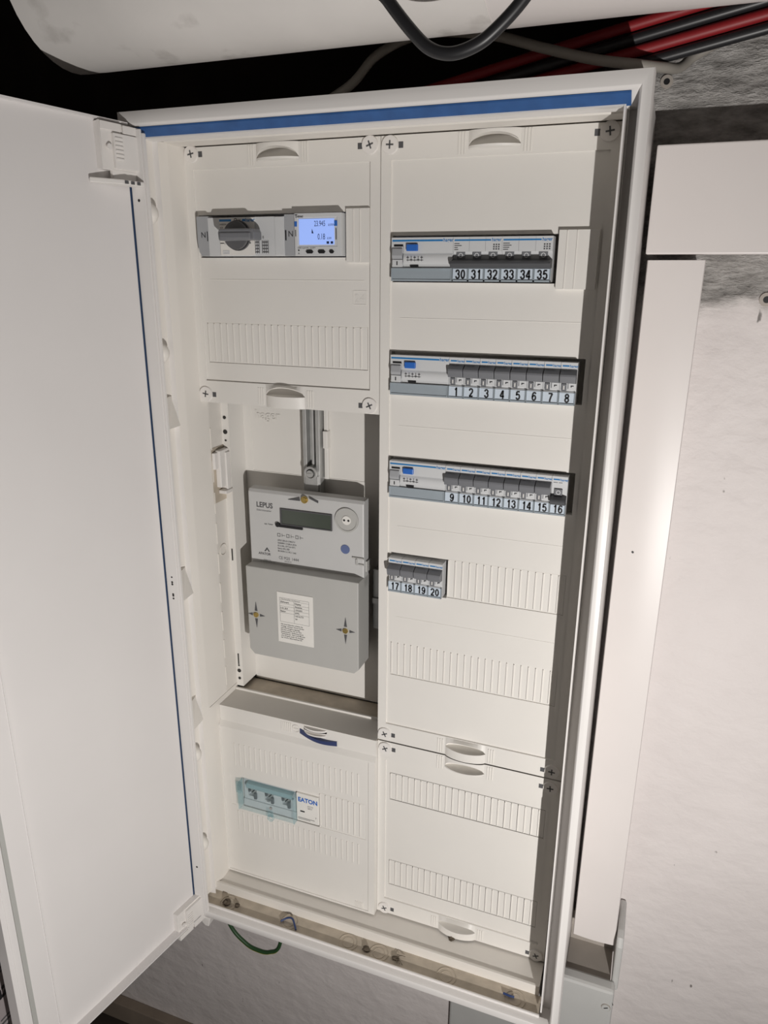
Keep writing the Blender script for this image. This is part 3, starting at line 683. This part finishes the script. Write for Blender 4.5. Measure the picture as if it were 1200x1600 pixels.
part('small_print', M().text('1000 imp/kWh  3x230V', -97, -10.2, 936.8, 1.7).box(-100, -99, -10.2, -10, 950, 957).box(-49.5, -48.5, -10.2, -10, 946, 958), 'inkg', t)
for x, hw in ((-82, 4.6), (-67, 4.6), (-54.5, 3)):
    part('button', M().prism([(x-hw, 933.5), (x-hw+1.6, 935.3), (x+hw-1.6, 935.3), (x+hw, 933.5), (x+hw-1.6, 931.5), (x-hw+1.6, 931.5)], -11.4, -9.8), 'ink', t)
part('indicator', M().disc(-96, 935, .9, -10.3, -10, 10).text('A', -96, -10.2, 930.6, 2.2, 'CENTER'), 'ink', t)

# ---- lower left: sealed fuse with clear cover, white module
t = thing('sealed_main_fuse', (-168, 8, 134), 'three-pole fuse terminals under a clear teal plastic cover', 'fuse')
part('body', M().relief([(-214, -124, 134, 182, -7), (-207, -193, 152, 171, -1), (-179, -164, 152, 171, -1), (-149, -135, 152, 171, -1)], 6), 'dev', t)
part('fuse_cap', M().sheet([(-7, 180), (-13, 178), (-15, 174), (-13, 170), (-7, 169)], -206, -128, 'x'), 'teal', t, smooth=True)
part('terminal_band', M().box(-214, -124, -9, -7, 134, 146), 'dev', t)
for c in (-199, -170, -142):
    part('terminal_screw', M().disc(c, 161, 5, -6, -1, 16), 'zinc', t)
    part('screw_slot', M().box(c-.9, c+.9, -6.6, -6, 156.5, 165.5).xf(Matrix.Translation((c, 0, 161)) @ Matrix.Rotation(.7, 4, 'Y') @ Matrix.Translation((-c, 0, -161))), 'ink', t)
    part('terminal_clip', M().box(c+3, c+7, -10, -1, 150, 160).box(c-7, c-4, -9, -1, 160, 171), 'togd', t)
cv = M().sheet([(-11, 183), (-20, 181), (-23, 176), (-22, 150), (-20, 135), (-11, 134)], -216, -123, 'x').box(-216.5, -215, -22, -9, 135, 182).box(-123.5, -122, -22, -9, 135, 182)
cv.box(-224, -216, -14, -11, 158, 176)
part('clear_cover', cv, 'clear', t, label='transparent teal cover')
part('seal_lug', M().ring(-164, 131, 3, 5.5, -19, -16, 18).box(-168, -160, -19, -16, 134, 142), 'clear', t)
part('seal_stud', M().disc(-160, 154, 2.2, -24, -22, 12), 'zinc', t)
t = thing('surge_module', (-105, 8, 134), 'white module with blue lettering beside the clear fuse cover', 'module')
part('body', M().box(-122, -86.5, -13, 6, 137, 185.5), 'paper', t, bevel=.6)
part('name_mark', M().text('EATON', -119, -13.25, 172, 7.4, bold=.05, sx=.92), 'button', t)
part('small_print', M().text('SPCT2', -104, -13.2, 165, 2.4).text('280/3', -104, -13.2, 161.5, 2.4).box(-120, -93, -13.2, -13, 143, 143.7).box(-120, -100, -13.2, -13, 141, 141.6).text('T', -92, -13.2, 147, 3), 'inkg', t)
part('dash_mark', M().box(-116, -109, -13.3, -13, 154, 156.2), 'ink', t)

# ================================================================== utility meter
t = thing('electricity_meter', (-113, 84, 397), 'pale grey electricity meter with dark display and round optical port', 'electricity meter')
mb = M().prism([(20, 512), (20, 632), (23, 636), (38, 637), (38, 512)], -200, -26, 'x')
part('body', mb, 'meter', t, bevel=1.6)
part('base_body', M().box(-190, -44, 37, 60, 400, 612), 'meterc', t)
part('terminal_cover', M().prism([(-197.5, 399), (-190, 391), (-33, 391), (-26, 398), (-26, 528.5), (-198, 528.5)], 0, 41), 'meterc', t, bevel=1.2, label='darker grey terminal cover')
def poly_at(pts, y0, y1): return M().prism(pts, y0, y1)
part('display', poly_at([(-148, 591), (-73, 591), (-73, 612), (-148, 612)], 18.5, 20.5), 'lcd', t, label='dark grey-green display')
part('display_bezel', M().relief([(-149.5, -71.8, 589.8, 613.2, 17.6), (-147.6, -73.2, 591.4, 611.6, None)], 20), 'inkg', t)
part('display_button', M().disc(-154, 589, 3.4, 17, 20, 14).box(-154, -116, 17.4, 20, 586, 590), 'ink', t)
part('optical_port', M().ring(-50, 608, 14.6, 17, 17.5, 20, 36).disc(-50, 608, 15, 18.6, 20, 36), 'meterc', t, smooth=True)
part('port_centre', M().disc(-50, 608, 6.2, 17.4, 19, 24), 'paper', t, smooth=True)
part('port_eye', M().disc(-53.2, 608, 1.5, 17, 17.6, 12).disc(-47, 608, 1.5, 17, 17.6, 12), 'ink', t)
part('seal_notch', M().prism([(-137, 627), (-120, 632), (-119, 627)], 18.4, 20.2).prism([(-105, 632), (-92, 627), (-92, 630), (-104, 634)], 18.4, 20.2), 'inkg', t)
part('seal_screw', M().disc(-112, 629.5, 3.6, 16.5, 20, 18).ring(-112, 629.5, 3.8, 5, 17.5, 20, 18), 'brass', t)
part('meter_name', M().text('LEPUS', -187, 19.8, 611, 7.6, bold=.035, sx=.92), 'inkg', t)
part('subtitle', M().text('Elektrizitätszähler', -187, 19.8, 605.5, 2.6, sx=.9).text('opt. Taster', -176, 19.8, 586.5, 2.2, bold=.03).text('IR', -66, 19.8, 604, 2.4, bold=.04), 'inkg', t)
sm = M()
for k in range(6):
    x = -156+k*7
    sm.relief([(x, x+4.6, 571, 576, 19.8), (x+.7, x+3.9, 571.7, 575.3, None)], 19.9) if k % 2 == 0 else sm.box(x, x+.6, 19.8, 19.9, 571, 576).box(x, x+5, 19.8, 19.9, 573, 573.6)
rows = ['LEPUS 3.EDL.D.1.D-M.D.7.V', '3x230/400 V, 10 (60) A, 50 Hz', 'Kl. A, DAL, -25°C bis +55°C', 'Energy: kWh, 2020', 'IM: DA/09-C.-2, 10C.1.1 (ant)']
for k, r_ in enumerate(rows): sm.text(r_, -156, 19.8, 564.5-k*4.0, 2.3, sx=.74, bold=.03)
sm.text('CE M20', -155, 19.8, 537.5, 4.6, sx=.85).text('1444', -134, 19.8, 537.5, 4.6, sx=.9).text('DE-20-MI', -146, 19.8, 534, 2.0)
part('data_print', sm, 'inkg', t)
ap = M().add([(-178, 19.8, 546), (-175.6, 19.8, 546), (-173.4, 19.8, 549.3), (-171.2, 19.8, 546), (-168.8, 19.8, 546), (-173.4, 19.8, 552.5)], [(0, 1, 2, 5), (2, 3, 4, 5)])
ap.text('APATOR', -187.5, 19.8, 540.5, 3.6, bold=.04, sx=1.0)
for k, r_ in enumerate(('Apator S.A.', 'ul. Gdańska 4a lok. C4', '87-100 Toruń, Poland')): ap.text(r_, -173.5, 19.8, 532.5-k*2.9, 1.8, 'CENTER')
part('maker_print', ap, 'inkg', t)
part('side_latch', M().box(-42, -26, 17.5, 20, 555, 557).box(-37, -35, 17.5, 20, 546, 556).box(-33, -26, 18, 20, 546, 548).box(-25.8, -23.5, 26, 40, 535, 550), 'meterc', t)
part('blue_seal', M().disc(-53, 566, 6.5, 19.2, 20, 20), 'seal', t, smooth=True, label='round blue seal')
for x, z in ((-184, 455), (-45, 455)):
    part('cover_screw', M().disc(x, z, 3.8, -2, 0, 14), 'brass', t)
    cx = M()
    for dx, dz in ((1, 0), (-1, 0), (0, 1), (0, -1)):
        if dx: cx.prism([(x+dx*6, z-2.1), (x+dx*6, z+2.1), (x+dx*(14 if not(x < -100 and dx < 0) else 13), z)], -.6, 1)
        else: cx.prism([(x-2.1, z+dz*6), (x+2.1, z+dz*6), (x, z+dz*20)], -.6, 1)
    part('screw_guide', cx, 'inkg', t, label='dark cross-shaped guide slots')
st = thing('paper_sticker', (-121, 0, 420), 'white printed paper sticker on the grey terminal cover', 'sticker')
part('sheet', M().box(-149, -93.5, -.9, -.1, 420, 497), 'paper', st)
tb = M().relief([(-145, -99.5, 452, 489, -1), (-144.7, -99.8, 452.3, 488.7, None)], -.9).box(-123, -122.7, -1, -.9, 452, 486)
for z in (485.5, 480, 476, 471, 466): tb.box(-145, -99.5, -1, -.9, z, z+.25)
part('table_lines', tb, 'inkg', st)
tx = M().text('Obis-Kennzahlen und Messwerte', -143, -1, 486.4, 1.7, sx=.95)
for k, (a, b) in enumerate((('Zählwerk', 'Display'), ('', 'Anzeige'), ('1-0:1.8.0', '1-0:2.8.0'), ('Bezug', 'kWh'), ('', '1-0:16.7.0'), ('', 'W'))):
    z = 481.5-k*4.7
    if a: tx.text(a, -144, -1, z, 2.5, bold=.03)
    if b: tx.text(b, -121.5, -1, z, 2.5, bold=.03)
for k, r_ in enumerate(('Alle zwei Sekunden schaltet die', 'Anzeige. Weitere Werte werden', 'nach PIN-Eingabe angezeigt.', 'Die PIN erhalten Sie von dem', 'Netzbetreiber. Bedienung durch', 'Taschenlampe. Nach zwei Minuten', 'ohne Eingabe endet die Anzeige', 'der Werte. Bitte beachten Sie')):
    tx.text(r_, -144.5, -1, 447.5-k*3.0, 2.0, sx=.98, bold=.02)
part('print', tx, 'ink', st)

for o_ in (t, st): o_.location += Vector((-10, 20, -10))*S
# ================================================================== small things lying in the cabinet
def clump(name, x, y, z, r, lab, cat, seed, group=None):
    rnd = random.Random(seed); m = M().dome((0, 0, 0), r, 'z', 9, 4)
    m.v = [(p[0]*rnd.uniform(.75, 1.35)+x, p[1]*rnd.uniform(.7, 1.2)+y, p[2]*rnd.uniform(.6, 1.1)+z) for p in m.v]
    part(name, m, 'dirt', None, label=lab, cat=cat, group=group)
clump('dirt_clump', -224, -58, -13, 6.5, 'largest brown dirt clump at the left end of the bottom channel', 'dirt', 1, 'dirt clumps in the bottom channel')
clump('dirt_clump', -207, -57, -13, 3.6, 'smaller brown dirt clump second from the left in the bottom channel', 'dirt', 5, 'dirt clumps in the bottom channel')
clump('dirt_clump', 7, -58, -13, 5.0, 'dark dirt clump in the middle of the bottom channel', 'dirt', 2, 'dirt clumps in the bottom channel')
clump('dirt_clump', 119, -6, -2, 5.5, 'grey fluffy clump below the lower right finger grip', 'dirt', 3)
lg = thing('dead_spider', (51, -57, -13), 'dead brown spider with thin legs in the bottom channel', 'insect')
part('body', M().dome((51, -57, -13), 4, 'z', 10, 4, sq=(1.5, .8, .8)), 'dirt', lg, smooth=True)
for k in range(6):
    a = -1.2+k*.5; sg = 1 if k % 2 else -1
    part('leg', M().tube([(51, -57, -12), (51+6*math.cos(a)*1.2, -57+sg*4, -9.5), (51+13*math.cos(a), -57+sg*7, -12.6)], .35, 5, 3), 'dirt', lg)
part('wire_offcut', M().tube([(-130, -60, -11.6), (-123, -53, -10), (-114, -53, -8), (-105, -62, -11), (-102, -66, -11.6)], 1.4, 8, 5), 'cblu', None, smooth=True, label='curved dark blue wire offcut in the bottom channel', cat='wire offcut')
part('wire_offcut', M().tube([(205, -56, -11.5), (214, -57, -11.5), (220, -56.5, -11.5)], 1.5, 8, 4), 'cblu', None, smooth=True, label='short straight blue wire offcut at the right end of the channel', cat='wire offcut')

# ================================================================== around the cabinet
# cable ducts on the wall to the right
d = thing('cable_duct', (600, 121, 931), 'wide white horizontal cable duct running right from the cabinet', 'cable duct')
part('base', M().box(281, 1100, 84, 120, 935, 1032), 'duct', d)
part('lid', M().box(279.5, 1100, 60, 86, 931.5, 1037), 'duct', d, bevel=1.5)
d = thing('cable_duct', (310, 121, 0), 'narrow white vertical cable duct along the right side of the cabinet', 'cable duct')
part('base', M().box(284, 335, 84, 120, 10, 922), 'duct', d)
ld = M(); n = 6
pr_ = [(282, 86), (282, 63)] + [(283+56*i/n, 61-1.6*math.sin(math.pi*i/n)) for i in range(n+1)] + [(340, 63), (340, 86)]
ld.prism(pr_, 2, 925.5, 'z')
part('lid', ld, 'duct', d, smooth=True)
part('rivet_hole', M().disc(302, 596, 1.3, 58.6, 60.2, 10), 'ink', d)
# grey box below
d = thing('junction_box', (215, 121, -400), 'light grey plastic junction box below the right corner of the cabinet', 'junction box')
part('body', M().box(250, 339.5, 46, 120, -420, -54), 'box', d, bevel=4)
part('lid', M().box(246, 347, 24, 45.5, -420, -42), 'box', d, bevel=5)
part('back_tray', M().box(278, 340, 102, 119, -60, 4).box(278, 340, 46, 102, -53, -48), 'boxin', d)
part('side_cheek', M().prism([(44, -60), (44, 18), (50, 30), (62, 33), (119, 33), (119, -60)], 341.5, 351, 'x'), 'box', d, bevel=3)
part('wall_plate', M().box(94, 250, 108, 120, -420, -80), 'box', d, bevel=3)
part('lid_screw', M().disc(338, -72, 5.5, 22.5, 24, 20), 'box', d, smooth=True)
part('screw_rim', M().ring(338, -72, 5.5, 6.3, 23, 24, 22), 'boxin', d)
part('screw_slot', M().box(335, 341, 22.2, 22.6, -72.6, -71.2).xf(Matrix.Translation((338, 22, -72)) @ Matrix.Rotation(-.5, 4, 'Y') @ Matrix.Translation((-338, -22, 72))).box(346, 347, 23, 24, -64, -62), 'ink', d)
# wall plugs
for (x, z, r, lb) in ((280, 1107, 5.2, 'round grey wall plug in raw concrete right above the cabinet corner'), (409, 886, 6, 'dark round wall plug in white patch below the horizontal duct')):
    p_ = thing('wall_plug', (x, 121, z-r), lb, 'wall plug', 'wall plugs right of the cabinet')
    part('collar', M().ring(x, z, r*.62, r*1.25, 119, 121, 20), 'boxin', p_, smooth=True)
    part('bore', M().disc(x, z, r*.62, 119.6, 121, 16), 'ink', p_)
# pipe under the ceiling
def cylx(m, x0, x1, cy, cz, r, n=40, caps=True):
    c = [(cy+r*math.cos(2*math.pi*i/n), cz+r*math.sin(2*math.pi*i/n)) for i in range(n)]
    return m.prism(c, x0, x1, 'x')
pz, py, prr = 1217, -45, 90
d = thing('ceiling_pipe', (300, py, pz-prr), 'thick stained white pipe running above the cabinet', 'pipe')
part('pipe_run', cylx(M(), -362, 128, py, pz, prr), 'pipe', d, smooth=True)
part('pipe_run', cylx(M(), 128, 1400, py, pz-.5, prr-1.2), 'duct', d, smooth=True)
# cables
part('hanging_cable', M().tube([(10, -165, 1500), (22, -165, 1260), (44, -162, 1150), (66, -160, 1121), (87, -160, 1097), (103, -160, 1083), (120, -160, 1078), (138, -160, 1081), (155, -160, 1090), (180, -160, 1113), (206, -162, 1150), (250, -165, 1260), (262, -165, 1500)], 5.2, 12, 8), 'cblk', None, smooth=True, label='black cable hanging in a loop in front of the pipe', cat='cable')
part('grey_cable', M().tube([(-120, 40, 1080), (-54, 40, 1109), (-20, 42, 1138), (30, 48, 1155), (100, 44, 1147), (160, 42, 1129), (210, 42, 1115), (252, 44, 1107.5), (278, 60, 1106.5), (292, 84, 1111), (306, 97, 1124), (340, 98, 1139), (390, 98, 1152)], 5.0, 12, 8), 'cgry', None, smooth=True, label='grey cable arching in the gap behind the pipe', cat='cable')
for mt, cy, cz, lb in (('cred', 66, 1150, 'red cable highest and nearest in the bundle behind the pipe'), ('cblk', 66, 1137.5, 'black cable between the two near red ones'), ('cred', 66, 1125.5, 'long red cable low in the bundle, seen against the concrete'),
        ('cblk', 66, 1113.5, 'lowest black cable, seen against the concrete'), ('cblk', 79, 1144, 'black cable just behind the highest red one'), ('cred', 79, 1131.5, 'red cable half hidden in the middle of the bundle'), ('cblk', 79, 1119, 'black cable deep in the lower bundle')):
    pts = [(x_, cy+(260-x_)*.03+2*math.sin(x_/70), cz+(x_-260)*.19+1.5*math.sin(x_/90)) for x_ in [max(-60, 260-(cz-1090)/.19)] + [q_ for q_ in (40, 110, 160) if q_ > 275-(cz-1090)/.19] + [205, 260, 330, 400, 480, 580]]
    part('bundle_cable', M().tube(pts, 5.4, 10, 8), mt, None, smooth=True, label=lb, cat='cable', group='red and black cables behind the pipe')
ew = thing('earth_wire', (-230, 60, -220), 'green and yellow earth wire looping below the cabinet', 'wire')
ept = [(-330, 60, -120), (-305, 60, -205), (-275, 60, -236), (-250, 60, -243), (-226, 60, -238), (-204, 60, -212), (-192, 60, -110), (-190, 60, -30)]
part('green_sheath', M().tube(ept, 3.4, 10, 8), 'cgrn', ew, smooth=True)
part('yellow_stripe', M().tube([(x, y-1.0, z-2.6) for x, y, z in ept], 1.6, 8, 8), 'cyel', ew, smooth=True)
# printed carton at the lower left
d = thing('printed_carton', (-560, -385, -640), 'tall grey printed carton standing behind the door', 'box')
part('carton_body', M().box(-720, -402, -560, -250, -640, 90), 'carton', d, bevel=2)
R90 = Matrix.Rotation(math.pi/2, 4, 'Z')
def side_text(items):
    m = M()
    for kind, a in items:
        if kind == 't': m.text(*a)
        else: m.box(*a)
    return m.xf(Matrix.Translation((-401.6, -400, 0)) @ R90)
part('carton_name', side_text([('t', ('az', 75, 0, 10, 24, 'LEFT', .05))]), 'ink', d)
part('carton_line', side_text([('b', (40, 150, -.1, .1, -60, -58.5))]), 'ink', d)
ic = M().relief([(75, 98, -52, -28, 0), (78, 95, -49, -31, None), (83, 91, -44, -36, 0)], .2)
part('carton_icon', ic.xf(Matrix.Translation((-401.6, -400, 0)) @ R90), 'inkg', d)
for k_, it in enumerate(((80, 140, -72, -69), (80, 120, -80, -77), (85, 125, 60, 62), (85, 125, 54, 56), (85, 120, 48, 50), (80, 105, -24, -22))):
    part('carton_mark', side_text([('b', (it[0], it[1], -.1, .1, it[2], it[3]))]), 'inkg', d)
